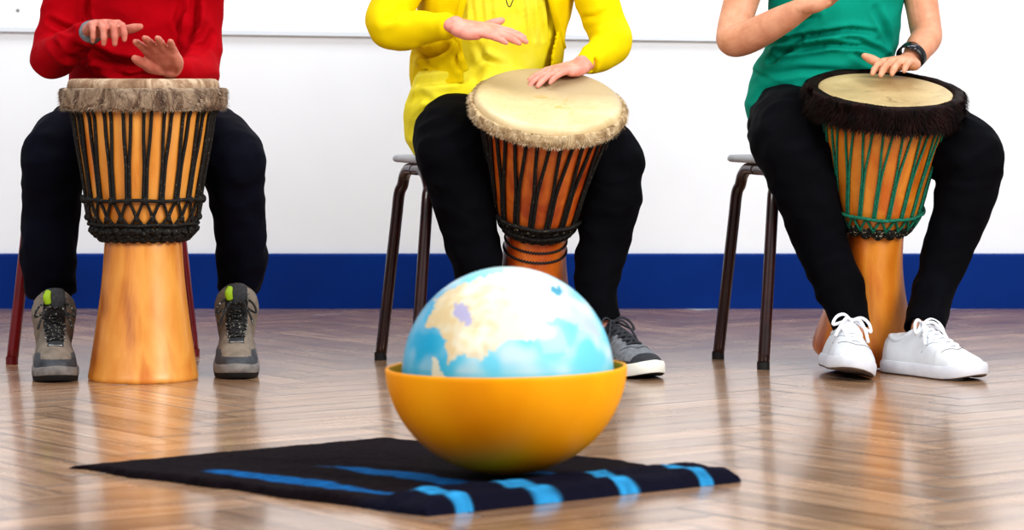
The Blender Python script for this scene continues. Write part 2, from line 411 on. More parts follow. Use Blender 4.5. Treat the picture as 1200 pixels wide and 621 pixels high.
# ------------------------------------------------------------------ drums
def frame(axis, up_ref=Vector((0,-1,0))):
    z = axis.normalized(); x = Vector((1,0,0)); x = (x-z*x.dot(z)).normalized(); y = z.cross(x)
    return Matrix((x, y, z)).transposed().to_4x4()
def djembe(label, base, top, prof, zt, rs, rc, mats, nrope, rope, delta, shift, merge, zb, collar, fur, net, group='djembe drums held between the knees'):
    """prof: shell (r, s) with s metres along the axis from the foot; zt head height; rs head radius; rc collar radius"""
    X = Matrix.Translation(base) @ frame(top-base)
    setorg(base.x, base.y, 0)
    root = empty('djembe', label, 'drum', group)
    wood, hide, head, rp = mats
    pr = crom([(r, z, 0) for r, z in prof], 5)
    rfun = lambda z: float(np.interp(z, [p[1] for p in prof], [p[0] for p in prof]))
    out = [(p[0], p[1]) for p in pr]
    # hollow foot
    out = [(max(prof[0][0]-.018, .02), .05), (prof[0][0]-.014, .002), (prof[0][0]-.006, 0)] + out
    wb = lambda a, z: .006*noise.noise(Vector((math.cos(a)*1.5, math.sin(a)*1.5, z*9)))
    V, Fc = lathe(out, 128, X, wb); mk('shell', V, Fc, wood, root)
    # stretched skin over the bearing edge
    hp = [(rs+.004, zt-.032), (rs+.0045, zt-.014), (rs+.002, zt-.005), (rs-.004, zt-.0008), (rs-.012, zt), (rs*.6, zt-.0005), (rs*.2, zt-.001), (.004, zt-.001)]
    V, Fc = lathe(hp, 128, X, lambda a, z: .004*noise.noise(Vector((a*3, z*30, 1)))); mk('drumhead', V, Fc, head, root)
    # folded hide collar
    ct, cb_ = collar
    rr = (rc-rs)
    cp = [(rs-.001, ct-.004), (rs+.004, ct), (rs+rr*.7, ct+.001), (rc-.001, ct-.006), (rc, ct-.5*(ct-cb_)), (rc-.002, cb_+.004), (rc-rr*.45, cb_-.001), (rs-.002, cb_+.003)]
    cp = [(p[0], p[1]) for p in crom([(a, b_, 0) for a, b_ in cp], 4)]
    seg = 192; V = []; Fc = []
    for j, (r, z) in enumerate(cp):
        t = j/(len(cp)-1)
        for k in range(seg):
            a = 2*PI*k/seg
            nz = noise.noise(Vector((math.cos(a)*5, math.sin(a)*5, z*25+rc*99)))
            nf = noise.noise(Vector((math.cos(a)*22, math.sin(a)*22, z*50)))
            r2 = r+(nz*.005+nf*.0022)*(1 if t > .12 else .2); z2 = z+(nz*.006+.003*nf)*(t > .55)+.002*noise.noise(Vector((math.cos(a)*3, math.sin(a)*3, 9)))
            V.append(X @ Vector((r2*math.cos(a), r2*math.sin(a), z2)))
    for j in range(len(cp)-1):
        for k in range(seg):
            a_ = j*seg+k; b_ = j*seg+(k+1) % seg; Fc.append((a_, b_, b_+seg, a_+seg))
    for k in range(seg):
        a_ = (len(cp)-1)*seg+k; b_ = (len(cp)-1)*seg+(k+1) % seg; Fc.append((a_, b_, (k+1) % seg, k))
    col = mk('hide_collar', V, Fc, hide, root)
    if fur:
        n, ln, wd, fm, hang = fur; V = []; Fc = []; rnd = random.Random(3)
        for i in range(n):
            a = rnd.random()*2*PI; j = rnd.uniform(.12, .93)*(len(cp)-1); j0 = int(j); r, z = cp[j0]
            q = 2*PI/1; nz = noise.noise(Vector((math.cos(a)*5, math.sin(a)*5, z*25+rc*99)))
            r += nz*.005
            p = Vector((r*math.cos(a), r*math.sin(a), z))
            t = j/(len(cp)-1); outw = Vector((math.cos(a), math.sin(a), 0)); tan = Vector((-math.sin(a), math.cos(a), 0))
            up = 1-2*t
            sw = noise.noise(Vector((math.cos(a)*4, math.sin(a)*4, z*20+5)))*1.6
            d = (outw*rnd.uniform(.25, .7)+Vector((0,0,up*.35-hang))+tan*(sw+rnd.uniform(-.5, .5))).normalized()
            l = ln*rnd.uniform(.5, 1.2); s = d.cross(outw)
            if s.length < .01: s = tan
            s = s.normalized()*wd*.5; bend = Vector((0,0,-l*.35*hang))
            k = len(V)
            for q_ in (p-s-outw*.001, p+s-outw*.001, p+d*l*.55+s*.7, p+d*l*.55-s*.7, p+d*l+bend): V.append(X @ q_)
            Fc += [(k, k+1, k+2, k+3), (k+3, k+2, k+4)]
        o = mk('fur', V, Fc, fm, col); o['kind'] = 'stuff'
    # tension ropes, each a loop: two strands running together to one low knot
    z0 = cb_+.008
    zm = z0+(zb-z0)*merge
    for k in range(nrope):
        th = 2*PI*(k+.5)/nrope - PI/2
        b = B()
        for s in (-1, 1):
            pts = []
            for z in np.linspace(z0, zb, 9):
                f = (z0-z)/(z0-zb); d = delta*max(0, 1-f/merge) if merge < 1 else delta*(1-f)
                a = th+shift*(1-f)+s*d
                r = rfun(z)*(1+wb(a, z))+rope*.9
                off = rope*.75/r
                if f < .08: r = max(r, rc-.013)
                a += s*off*min(1, f*3)
                pts.append(X @ Vector((r*math.cos(a), r*math.sin(a), z)))
            b.add(*sweep(pts, [rope*.85]*9, 8, 2))
        b.obj('tension_rope', rp, root)
    def ring(name, z, r, rad, mat, wave=0, nw=20, rgap=0, part=root):
        pts = []
        for i in range(200):
            a = 2*PI*i/200
            zz = z+wave*math.sin(nw*a); q = r if r else rfun(zz)+rad*.9+rgap
            pts.append(X @ Vector((q*math.cos(a), q*math.sin(a), zz)))
        return mk(name, *sweep(pts, [rad]*200, 8, closed=True), mat, part)
    def knots(b, z, r, n, rad, ph=0, sq=1):
        for i in range(n):
            a = 2*PI*(i+ph)/n; c = X @ Vector((r*math.cos(a), r*math.sin(a), z))
            b.add(*ellipsoid(c, (rad, rad, rad*sq), seg=8, rg=6))
    net(root, X, rfun, ring, knots, rp)
    return root

def net1(root, X, rf, ring, knots, rp):
    n = 22; off = -PI/2+PI/n
    ring('rope_ring', .362, None, .0035, rp, .0012, 7, .007)
    ring('rope_ring', .313, None, .0035, rp, .001, 9, .006)
    b = B()
    def zig(za, zb_, ph, r0):
        for k in range(n):
            for s in (-1, 1):
                pts = []
                for t in (0, .25, .5, .75, 1):
                    z = za+(zb_-za)*t; a = off+2*PI*(k+ph)/n+s*PI/n*(t**.8); r = rf(z)+r0
                    pts.append(X @ Vector((r*math.cos(a), r*math.sin(a), z)))
                b.add(*tube(pts, .0031, 6, 2))
    zig(.364, .326, 0, .006); zig(.328, .306, .5, .006)
    knots(b, .362, rf(.362)+.008, n, .0068, .5-n/4.0 % 1, 1.3)
    knots(b, .326, rf(.326)+.007, n, .006, 0-n/4.0 % 1, 1.2)
    b.obj('rope_net', rp, root)
    b = B()
    for z, r, q in ((.303, .099, .0072), (.293, .092, .0078), (.285, .085, .0075), (.300, .103, .005)):
        pts = [X @ Vector(((r+.002*math.sin(31*a))*math.cos(a), (r+.002*math.sin(31*a))*math.sin(a), z+.002*math.sin(27*a))) for a in [2*PI*i/240 for i in range(240)]]
        b.add(*sweep(pts, [q]*240, 8, closed=True))
    rnd = random.Random(5)
    for i in range(120):
        a = rnd.random()*2*PI; z = rnd.uniform(.282, .304); r = .088+(z-.286)*.9
        b.add(*ellipsoid(X @ Vector((r*math.cos(a)*1.05, r*math.sin(a)*1.05, z)), (.006, .006, .005), seg=8, rg=5))
    b.obj('knotted_rope_band', rp, root)
c1 = P(168, 443.5, 6.17); c1.z = 0
prof1 = [(.1085, 0), (.1105, .006), (.108, .02), (.104, .045), (.0955, .10), (.0875, .16), (.082, .21), (.078, .262), (.0775, .278), (.086, .287), (.097, .303), (.105, .325), (.1115, .36), (.121, .42), (.1315, .48), (.140, .535), (.146, .58), (.148, .598)]
djembe('upright honey-coloured djembe with black ropes, between navy-trousered knees', c1, c1+Vector((.0,0,1)), prof1, .603, .148, .167,
       (m_wood1, m_hide1, m_head1, m_rope), 22, .0041, .055, .04, .62, .36, (.583, .543), (5200, .008, .0010, m_tuft1, .35), net1)

def net2(root, X, rf, ring, knots, rp):
    ring('rope_ring', .318, None, .0042, rp, .001, 9, .006)
    ring('rope_ring', .288, None, .0042, rp, .001, 9, .004)
    b = B()
    for z, r, q in ((.300, .077, .0085), (.288, .073, .009), (.278, .069, .0075)):
        pts = [X @ Vector(((r+.0015*math.sin(31*a))*math.cos(a), (r+.0015*math.sin(31*a))*math.sin(a), z+.0015*math.sin(23*a))) for a in [2*PI*i/240 for i in range(240)]]
        b.add(*sweep(pts, [q]*240, 8, closed=True))
    knots(b, .306, .081, 36, .006)
    b.obj('knotted_rope_band', rp, root)
    b = B()
    for i in range(26):
        a0 = 2*PI*i/26; pts = [X @ Vector(((.0885)*math.cos(a0+t), (.0885)*math.sin(a0+t), .302+.004*math.sin(t*26))) for t in (0, .06, .12)]
        b.add(*tube(pts, .0028, 6, 2))
    b.obj('braided_cord', m_ropem, root)
    b = B(); rnd = random.Random(8)
    for z in (.248, .226):
        for i in range(64):
            a0 = 2*PI*i/64; r = rf(z)+.0005
            pts = [X @ Vector((r*math.cos(a0+t), r*math.sin(a0+t), z+q)) for t, q in ((0, -.0015), (.045, .002), (.085, -.0015))]
            b.add(*tube(pts, .0022, 6, 1))
    b.obj('carved_band', m_rubber, root)
b2 = P(617, 404, 6.52); b2.z = .042
t2 = P(643, 114, 6.285)
hl = (t2-b2).length
print('drum2 height', hl)
S2 = hl/.570
prof2 = [(.104, 0), (.106, .008), (.101, .03), (.090, .08), (.078, .14), (.069, .19), (.0655, .225), (.064, .25), (.064, .268), (.069, .280), (.078, .296), (.087, .312), (.0935, .33), (.104, .39), (.117, .45), (.130, .505), (.139, .548), (.145, .564)]
m_head2 = headmat('cream_drumskin', lin(202,178,134), lin(226,206,164), lin(206,150,50), (.045,-.25,.555), .13, lin(176,156,122))
djembe('tilted reddish-brown djembe with cream skin and black ropes, before the yellow cardigan', b2, t2, prof2, hl, .148, .164,
       (m_wood2, m_hide2, m_head2, m_rope), 18, .0045, .10, .13, .60, .322, (hl-.014, hl-.038), (4200, .007, .0010, m_tuft2, .35), net2)

def net3(root, X, rf, ring, knots, rp):
    ring('rope_ring', .318, None, .0035, rp, .001, 9, .006)
    b = B(); n = 20
    for k in range(n):
        for s in (-1, 1):
            pts = []
            for t in (0, .5, 1):
                z = .318-.03*t; a = 2*PI*k/n+s*PI/n*t; r = rf(z)+.005
                pts.append(X @ Vector((r*math.cos(a), r*math.sin(a), z)))
            b.add(*tube(pts, .0028, 6, 2))
    b.obj('rope_net', rp, root)
    b = B()
    for z, r, q in ((.290, .080, .006), (.282, .075, .007), (.275, .070, .006)):
        pts = [X @ Vector(((r+.0015*math.sin(31*a))*math.cos(a), (r+.0015*math.sin(31*a))*math.sin(a), z+.003*math.sin(17*a))) for a in [2*PI*i/240 for i in range(240)]]
        b.add(*sweep(pts, [q]*240, 8, closed=True))
    knots(b, .286, .079, 34, .0055)
    b.obj('knotted_rope_band', m_ropem, root)
b3 = P(1012, 412, 6.48); b3.z = .028
t3 = P(1038, 105, 6.34)
hl3 = (t3-b3).length; print('drum3 height', hl3)
prof3 = [(.106, 0), (.108, .008), (.105, .03), (.091, .08), (.076, .14), (.067, .19), (.064, .23), (.0635, .262), (.069, .272), (.079, .286), (.088, .304), (.094, .33), (.104, .39), (.117, .45), (.130, .51), (.137, .55), (.140, .565)]
m_head3 = headmat('olive_drumskin', lin(176,152,108), lin(198,176,130), lin(112,90,56), (.05,-.19,.56), .17)
djembe('leaning amber djembe with green ropes and dark fur collar, above white sneakers', b3, t3, prof3, hl3, .140, .166,
       (m_wood3, m_fur, m_head3, m_ropeg), 20, .0030, .085, .13, .55, .318, (hl3+.002, hl3-.046), (9000, .017, .0013, m_fur, .5), net3)

# ------------------------------------------------------------------ stools
def stool(name_label, fl, fr, rl, rr, tube_m, splay=.048, group='tube-legged stools the drummers sit on'):
    """fl.. : where the four feet stand"""
    c = (fl+fr+rl+rr)/4; setorg(c.x, c.y, 0)
    root = empty('stool', name_label, 'stool', group)
    zt = .411
    for a, b_ in ((fl, rl), (fr, rr)):
        ta = a+(c-a).normalized()*splay; tb = b_+(c-b_).normalized()*splay; R = .055
        ax = (tb-ta).normalized()
        def at(p, q, z): t = z/zt; return p.lerp(q, t)
        def V3(p, z): return Vector((p.x, p.y, z))
        # legs and side rail are one bent tube each half, with its own foot
        mid = (ta+tb)/2
        for foot, topp, s in ((a, ta, 1), (b_, tb, -1)):
            pts = [V3(foot, .004), V3(at(foot, topp, .15), .15), V3(at(foot, topp, .30), .30), V3(at(foot, topp, zt-R), zt-R)]
            for q in (20, 45, 70): 
                an = math.radians(q); pts.append(V3(topp+ax*s*R*(1-math.cos(an)), zt-R+R*math.sin(an)))
            pts += [V3(topp+ax*s*R, zt), V3(mid, zt)]
            leg = mk('leg', *sweep(pts, [.0125]*len(pts), 16, 5, caps=False), tube_m, root)
            mk('rubber_foot', *sweep([V3(foot, 0), V3(foot, .016)], [.0132]*2, 16, 2, caps=False), tube_m if tube_m is m_tubered else m_rubber, leg, sharp=40)
    for t in (.25, .75):
        p = fl.lerp(rl, t); q = fr.lerp(rr, t); p = p+(c-p).normalized()*splay; q = q+(c-q).normalized()*splay
        mk('crossbar', *sweep([Vector((p.x, p.y, zt)), Vector((q.x, q.y, zt))], [.009]*2, 12, 3), tube_m, root)
    # moulded seat, corners rounded and centre dished
    xs = (fr-fl).normalized(); ys = (rl-fl).normalized(); ys = (ys-xs*ys.dot(xs)).normalized(); hw, hd = .142, .122; c = c+ys*.05; V = []; Fc = []
    n = 48; prof = [(.6, 0.0125), (.97, .0125), (1, .016), (1.0, .022), (.975, .027), (.8, .0235), (.4, .0205), (.02, .02)]
    for s, z in prof:
        for k in range(n):
            a = 2*PI*k/n; ca, sa = math.cos(a), math.sin(a)
            r = 1/((abs(ca)**5+abs(sa)**5)**.2)
            p = c+xs*(ca*r*hw*s)+ys*(sa*r*hd*s); V.append((p.x, p.y, zt+z))
    for j in range(len(prof)-1):
        for k in range(n):
            a = j*n+k; b_ = j*n+(k+1) % n; Fc.append((a, b_, b_+n, a+n))
    Fc.append(tuple(range(n))[::-1]); Fc.append(tuple((len(prof)-1)*n+k for k in range(n)))
    mk('seat', V, Fc, m_seat, root)
    return c
def fp(u, v): p = P(u, v, 2196/(v-88)); p.z = 0; return p
def sq(fl, rl, w):
    d = (rl-fl).normalized(); s = Vector((d.y, -d.x, 0)); return fl+s*w, rl+s*w
a, b_ = fp(894.5, 433), fp(841.5, 420.5); r1, r2 = sq(a, b_, .325)
sc3 = stool('dark brown tube-legged stool under the drummer in teal', a, r1, b_, r2, m_tube)
a, b_ = fp(487, 433), fp(446, 421.5); r1, r2 = sq(a, b_, .34)
sc2 = stool('dark brown tube-legged stool under the drummer in yellow', a, r1, b_, r2, m_tube)
a = fp(14, 426.5); b_ = a+Vector((.054, .25, 0)); r1, r2 = sq(a, b_, .318)
sc1 = stool('dark red tube-legged stool under the drummer in red', a, r1, b_, r2, m_tubered)
print('stool centres', sc1, sc2, sc3)

# ------------------------------------------------------------------ hands
def hand(b, wrist, d, back, left, curl=(.25,.3,.2), spread=.09, size=1.0, thumb=(.75, .0), curls=None):
    """d: wrist to fingertips, back: out of the back of the hand, left: True for a left hand"""
    y = Vector(d).normalized(); z = Vector(back); z = (z-y*z.dot(y)).normalized(); x = y.cross(z)
    s = -1 if not left else 1                   # thumb side: right hand palm down has its thumb to the left
    T = lambda p: wrist+(x*p[0]*s+y*p[1]+z*p[2])*size
    # palm
    b.add(*sweep([T((0,-.012,0)), T((0,.01,0)), T((.002,.035,-.001)), T((.001,.06,0)), T((0,.082,.001))],
                 [(.024*size,.017*size), (.0265*size,.016*size), (.035*size,.015*size), (.038*size,.0135*size), (.037*size,.010*size)], 16, 4, side=x))
    b.add(*sweep([T((.018,.012,-.006)), T((.026,.034,-.008)), T((.03,.05,-.006))], [.0145*size, .016*size, .011*size], 12, 4))
    b.add(*sweep([T((-.02,.01,-.006)), T((-.026,.035,-.006)), T((-.027,.06,-.004))], [.012*size, .0135*size, .011*size], 12, 4))
    F4 = [(.0285, .083, .069, .0088, 1), (.0095, .087, .077, .0090, .35), (-.0095, .085, .071, .0086, -.35), (-.0275, .077, .056, .0077, -1)]
    for i, (fx, fy, L, r, k) in enumerate(F4):
        c = curls[i] if curls else curl
        ang = 0; p = Vector((fx, fy, 0)); sp = k*spread
        pts = [Vector((fx*.8, fy-.035, .002)), p.copy()]; rad = [r*1.05, r*1.12]
        for seg, cc, rr in ((L*.46, c[0], 1.0), (L*.29, c[1], .93), (L*.25-.004, c[2], .82)):
            ang += cc; dd = Vector((math.sin(sp)*math.cos(ang), math.cos(sp)*math.cos(ang), -math.sin(ang)))
            m_ = p+dd*seg*.5; p = p+dd*seg
            pts += [m_, p.copy()]; rad += [r*rr*.95, r*rr*(1.02 if seg > L*.26 else .86)]
        b.add(*sweep([T(q) for q in pts], [q*size for q in rad], 12, 3))
    ta, tb = thumb
    q = [Vector((.016, .012, -.008)), Vector((.034, .036, -.012))]; p = q[-1]; an = ta
    for L, da in ((.032, -.05), (.026, -.15)):
        dd = Vector((math.sin(an), math.cos(an), math.sin(tb)-.1)).normalized(); q.append(p+dd*L*.5); p = p+dd*L; q.append(p.copy()); an += da
    b.add(*sweep([T(k) for k in q], [k*size for k in (.0135, .0135, .0105, .0110, .0105, .0078)], 12, 3))

# ------------------------------------------------------------------ people
def px(l):        # (u, v, D, r px) -> point, radius
    return [P(u, v, D) for u, v, D, r in l], [r*D/F for u, v, D, r in l]
def inset(rad, d): return [max(r-d, .012) if not isinstance(r, tuple) else (max(r[0]-d, .01), max(r[1]-d, .01)) for r in rad]
def torso(b, l, yaw, d=0):
    """(u, v, D, half width px, half depth px)"""
    pts = [P(u, v, D) for u, v, D, a, c in l]; rad = [(a*D/F-d, c*D/F-d) for u, v, D, a, c in l]
    b.add(*sweep(pts, rad, 40, 5, side=(math.cos(yaw), math.sin(yaw), 0)))
def head(b, c, yaw=0):
    R = Matrix.Rotation(yaw, 3, 'Z'); T = lambda x, y, z: c+R @ Vector((x, y, z))
    b.add(*sweep([T(0,.01,-.11), T(0,.005,-.06), T(0,0,0), T(0,.008,.05), T(0,.01,.07)], [(.038,.045), (.060,.072), (.074,.092), (.070,.086), (.05,.06)], 32, 5, side=tuple(R @ Vector((1,0,0)))))
    b.add(*ellipsoid(T(0,-.062,-.085), (.026,.022,.018)))                     # chin
    b.add(*sweep([T(0,-.088,.018), T(0,-.100,-.008), T(0,-.106,-.024)], [.007, .009, .012], 10, 3))  # nose
    b.add(*sweep([T(-.05,-.066,.027), T(0,-.085,.034), T(.05,-.066,.027)], [.009, .010, .009], 10, 3))  # brow
    b.add(*sweep([T(-.02,-.082,-.050), T(0,-.090,-.048), T(.02,-.082,-.050)], [.005, .007, .005], 10, 3))  # lips
    for s in (-1, 1):
        b.add(*ellipsoid(T(.03*s,-.077,.008), (.013,.010,.010)))              # eye
        b.add(*ellipsoid(T(.075*s,.008,0), (.008,.018,.028)))                 # ear
def person(label, sp):
    c = sp['pelvis']; setorg(c.x, c.y, 0); yaw = sp['yaw']
    b = B()
    torso(b, sp['torso'], yaw, .034)
    n = sp['neck']
    b.add(*sweep([n-Vector((0,0,.09)), n, n+Vector((0,-.01,.09))], [.058, .05, .047], 20, 4))
    head(b, n+Vector((0,-.025,.19)), yaw)
    for arm, hd in zip(sp['arms'], sp['hands']):
        pts, rad = px(arm)
        if not sp.get('bare'): rad = inset(rad[:-3], .018)+inset(rad[-3:], .010)
        rad[-1] = sp.get('wrist', .021)
        b.add(*sweep(pts, rad, 20, 5)); hand(b, pts[-1], **hd)
    for leg in sp['legs']:
        pts, rad = px(leg); b.add(*sweep(pts, inset(rad, .016), 20, 4))
        q = max(rad[-1]-.016, .016); b.add(*sweep([pts[-1], pts[-1]+Vector((0,.004,-.04))], [q, q], 14, 3))
    V, FF, E = remesh(b, .0024, 3)
    print(label, 'body verts', len(V))
    body = mk('person', V, FF, sp['skin']); tag(body, label, 'person')
    # trousers
    b = B()
    for leg in sp['legs']:
        pts, rad = px(leg); b.add(*sweep(pts, rad, 28, 6))
    pts, rad = px(sp['pelvisbar']); b.add(*sweep(pts, rad, 28, 5))
    V, FF, E = remesh(b, .0042, 8)
    V = fold(V, FF, .0045, 13, (1,1,1.6), 3, .003, 30)
    V = lap(V, E, 2)
    kill = np.zeros(len(V), bool)           # open hems
    for leg in sp['legs']:
        pts, rad = px(leg); e = np.array(pts[-1]); d = np.array((pts[-1]-pts[-2]).normalized())
        q = V-e; kill |= ((q @ d) > .004) & (np.linalg.norm(q, axis=1) < rad[-1]*1.7)
    tr = mk('trousers', V, [f for f in FF if not kill[list(f)].any()], sp['trouser_mat'], body)
    md = tr.modifiers.new('cloth', 'SOLIDIFY'); md.thickness = .004; md.offset = -1
    # hair
    hc = n+Vector((0,-.025,.19)); b = B()
    b.add(*ellipsoid(hc+Vector((0,.022,.028)), (.084,.092,.088))); b.add(*ellipsoid(hc+Vector((0,.05,-.03)), (.07,.06,.085)))
    V, FF, E = remesh(b, .006, 4); V = fold(V, FF, .006, 30, (1,1,.3), 5); mk('hair', V, FF, sp['hair_mat'], body)
    return body

# --- shoes
def shoe(kind, parent, toe, yaw, pitch=0, roll=0, L=.265, W=1.0, lift=0, name='shoe', bow=True):
    """toe: floor point under the toe tip; yaw 0 points at the camera"""
    fw = Vector((math.sin(yaw), -math.cos(yaw), 0)); R = Matrix.Rotation(yaw+PI, 4, 'Z')
    # local: +y to the toe, x right, z up
    base = toe-fw*L
    X = Matrix.Translation(base+Vector((0,0,lift))) @ R @ Matrix.Rotation(pitch, 4, 'X') @ Matrix.Rotation(roll, 4, 'Y')
    ss = [0, .04, .12, .25, .4, .55, .68, .8, .9, .96, 1]
    ww = [.010, .024, .032, .034, .034, .040, .045, .044, .036, .025, .008] if kind != 'boot' else [.012, .028, .038, .041, .041, .043, .046, .045, .038, .027, .009]
    wf = lambda s: float(np.interp(s, ss, ww))*W
    if kind == 'boot': hs = [.06, .09, .11, .125, .125, .098, .078, .066, .058, .050, .036]
    else: hs = [.050, .074, .082, .086, .097, .083, .068, .055, .048, .042, .030]
    hf = lambda s: float(np.interp(s, ss, hs))
    b = B(); st = np.concatenate([np.linspace(0, .08, 5), np.linspace(.1, .9, 26), np.linspace(.92, 1, 7)]); ring = 28; V = []; Fc = []
    for s in st:
        w = wf(s); h = hf(s)
        pw = .62 if s > .6 else .62+.25*min(1, (.6-s)/.2)*(s > .1)
        for k in range(ring):
            a = PI*k/(ring-1); ca, sa = math.cos(a), math.sin(a)
            x = w*np.sign(ca)*abs(ca)**.75; z = .014+(h-.014)*sa**pw
            x *= 1-.30*(max(0, (z-.03))/.09)*(1.0 if s < .65 else .5)
            V.append(X @ Vector((x, s*L, z)))
    n = len(st)
    for i in range(n-1):
        for k in range(ring):
            a_ = i*ring+k; b2_ = i*ring+(k+1) % ring; Fc.append((a_, b2_, b2_+ring, a_+ring))
    Fc.append(tuple(range(ring))[::-1]); Fc.append(tuple((n-1)*ring+k for k in range(ring)))
    b.add(V, Fc)
    if kind == 'boot':
        b.add(*sweep([X @ Vector((0,.075,.06)), X @ Vector((0,.078,.090)), X @ Vector((0,.08,.112)), X @ Vector((0,.082,.120))], [(.037,.048), (.042,.054), (.045,.054), (.046,.052)], 28, 4, side=tuple(X.to_3x3() @ Vector((1,0,0)))))
    V, FF, E = remesh(b, .0026, 3)
    if kind == 'boot': V = fold(V, FF, .0012, 45, (1,1,1), 2)
    # colour zones follow the pattern pieces of the upper
    Xi = np.array(X.inverted()); Lc = V @ Xi[:3, :3].T+Xi[:3, 3]; mi = []
    for f in FF:
        p = Lc[list(f)].mean(axis=0); s = p[1]/L; z = p[2]
        if kind == 'boot':
            k = 0
            if s > .52 and z < .036+.018*(s-.52)/.48+.012*(abs(p[0]) > .03) and True: k = 1
            if s < .2 and z < .06: k = 1
            if abs(p[0]) < .016+.006*(z > .09) and .30 < s < .76 and z > .055: k = 2
            mi.append(k)
        elif kind == 'canvas':
            k = 0
            if s > .86 or (s < .9 and z < .036): k = 1
            if s < .5 and z > .055: k = 1
            if abs(p[0]) < .014 and .38 < s < .7: k = 1
            mi.append(k)
        else: mi.append(0)
    mats = {'boot': [m_boot, m_bootdark, m_tongue], 'canvas': [m_cgrey, m_cdark], 'sneaker': [m_white]}[kind]
    up = mk({'boot': 'hiking_boot', 'canvas': 'canvas_shoe', 'sneaker': 'sneaker'}[kind], V, FF, mats, parent, mi=mi)
    bvh = BVHTree.FromPolygons([Vector(p) for p in Lc], FF)
    def surf(x, s, off=.002):
        h = bvh.ray_cast(Vector((x, s*L, .3)), Vector((0,0,-1)))
        p = h[0] if h[0] else Vector((x, s*L, hf(s))); nn = h[1] if h[0] else Vector((0,0,1))
        return X @ (p+nn*off)
    # sole
    def soleslab(nm, levels, mat, grow):
        V = []; Fc = []; m_ = 44
        for z, g in levels:
            for k in range(m_):
                a = 2*PI*k/m_; t = .5+.5*math.sin(a); t = max(0, min(1, t)); w = wf(t)*1.0
                # walk round the outline
                y = t*L; x = max(w, .004)+grow+g; 
                e = 1+2*(grow+g)/L
                y = (y-L/2)*e+L/2; x = x*(1 if math.cos(a) >= 0 else -1)*min(1, abs(math.cos(a))*6+.0)
                rock = .012*max(0, (t-.72)/.28)**2
                V.append(X @ Vector((x, y, z+rock)))
        for j in range(len(levels)-1):
            for k in range(m_):
                a_ = j*m_+k; b2_ = j*m_+(k+1) % m_; Fc.append((a_, b2_, b2_+m_, a_+m_))
        Fc.append(tuple(range(m_))[::-1]); Fc.append(tuple((len(levels)-1)*m_+k for k in range(m_)))
        return mk(nm, V, Fc, mat, up, sharp=50)
    if kind == 'boot':
        soleslab('outsole', [(0, -.004), (.003, -.001), (.012, 0), (.014, -.002)], m_rubber, .003)
        soleslab('midsole', [(.010, -.001), (.013, .002), (.024, .002), (.029, -.002), (.03, -.006)], m_bootsole, .002)
    else:
        soleslab('outsole', [(0, -.003), (.002, -.001), (.005, -.001)], m_tread if kind == 'sneaker' else m_rubber, .002)
        soleslab('sole', [(.003, 0), (.006, .0015), (.022, .001), (.027, -.001), (.028, -.005)], m_wsole if kind == 'sneaker' else m_csole, .002)
    # laces
    lm = {'boot': m_bootlace, 'canvas': m_cdark, 'sneaker': m_lace}[kind]; lr = {'boot': .0024, 'canvas': .0024, 'sneaker': .0034}[kind]
    b = B(); rows = 4 if kind == 'boot' else 6; s0, s1 = (.68, .55) if kind == 'boot' else (.70, .40)
    for k in range(rows):
        s = s0+(s1-s0)*k/(rows-1); x = .015+.004*k/rows; s_ = s+(s1-s0)/(rows-1)
        b.add(*tube([surf(-x, s, .001), surf(-x*.4, s, .0035), surf(x*.4, s, .0035), surf(x, s, .001)], lr, 8, 3))
        if k < rows-1 and kind != 'sneaker':
            b.add(*tube([surf(-x, s, .002), surf(0, (s+s_)/2, .006), surf(x, s_, .002)], lr, 8, 3))
            b.add(*tube([surf(x, s, .002), surf(0, (s+s_)/2, .0045), surf(-x, s_, .002)], lr, 8, 3))
    kz = s1-.01; K = surf(0, kz, .008)
    Rm = X.to_3x3()
    if kind == 'boot':
        def face(x, z, off):
            h = bvh.ray_cast(Vector((x, .5, z)), Vector((0,-1,0))); p = h[0] if h[0] else Vector((x, .13, z))
            return X @ (p+Vector((0, off, 0)))
        zs = [.088, .102, .116, .130]
        for k, z in enumerate(zs):
            x = .019
            b.add(*tube([face(-x, z, .001), face(-x*.4, z, .004), face(x*.4, z, .004), face(x, z, .001)], lr, 8, 3))
            if k < 3:
                z2 = zs[k+1]
                b.add(*tube([face(-x, z, .002), face(0, (z+z2)/2, .007), face(x, z2, .002)], lr, 8, 3))
                b.add(*tube([face(x, z, .002), face(0, (z+z2)/2, .0055), face(-x, z2, .002)], lr, 8, 3))
            for sg in (-1, 1): mk('eyelet', *ellipsoid(face(sg*x, z, .001), (.0028,.0028,.0028), seg=8, rg=6), m_steel, up)
        K = face(0, .136, .006)
    for sgn in (-1, 1):
        w = lambda x, y, z: K+Rm @ Vector((x*sgn, y, z))
        b.add(*tube([w(0,0,0), w(.018,.004,.010), w(.034,.012,.002), w(.040,.020,-.014), w(.028,.016,-.010), w(.010,.004,0)], lr, 8, 4))
        b.add(*tube([w(0,0,0), w(.014,.016,.004), w(.026,.032,-.014), w(.034,.040,-.034)], lr, 8, 4))
    b.add(*ellipsoid(K, (.007,.007,.006), seg=10, rg=8))
    b.obj('laces', lm, up)
    if kind == 'boot':
        T = lambda x, y, z: X @ Vector((x, y, z))
        b = B(); b.add(*sweep([T(0,.116,.100), T(0,.130,.128), T(0,.136,.154), T(0,.133,.173)], [(.020,.006), (.023,.006), (.022,.005), (.018,.004)], 20, 4, side=tuple(Rm @ Vector((1,0,0)))))
        b.obj('tongue', m_tongue, up)
        b = B(); b.add(*sweep([T(.014,.142,.148), T(.016,.143,.160), T(.013,.140,.171)], [(.007,.004), (.008,.004), (.006,.003)], 14, 4, side=tuple(Rm @ Vector((1,0,0)))))
        b.obj('lime_pull_tab', m_lime, up)
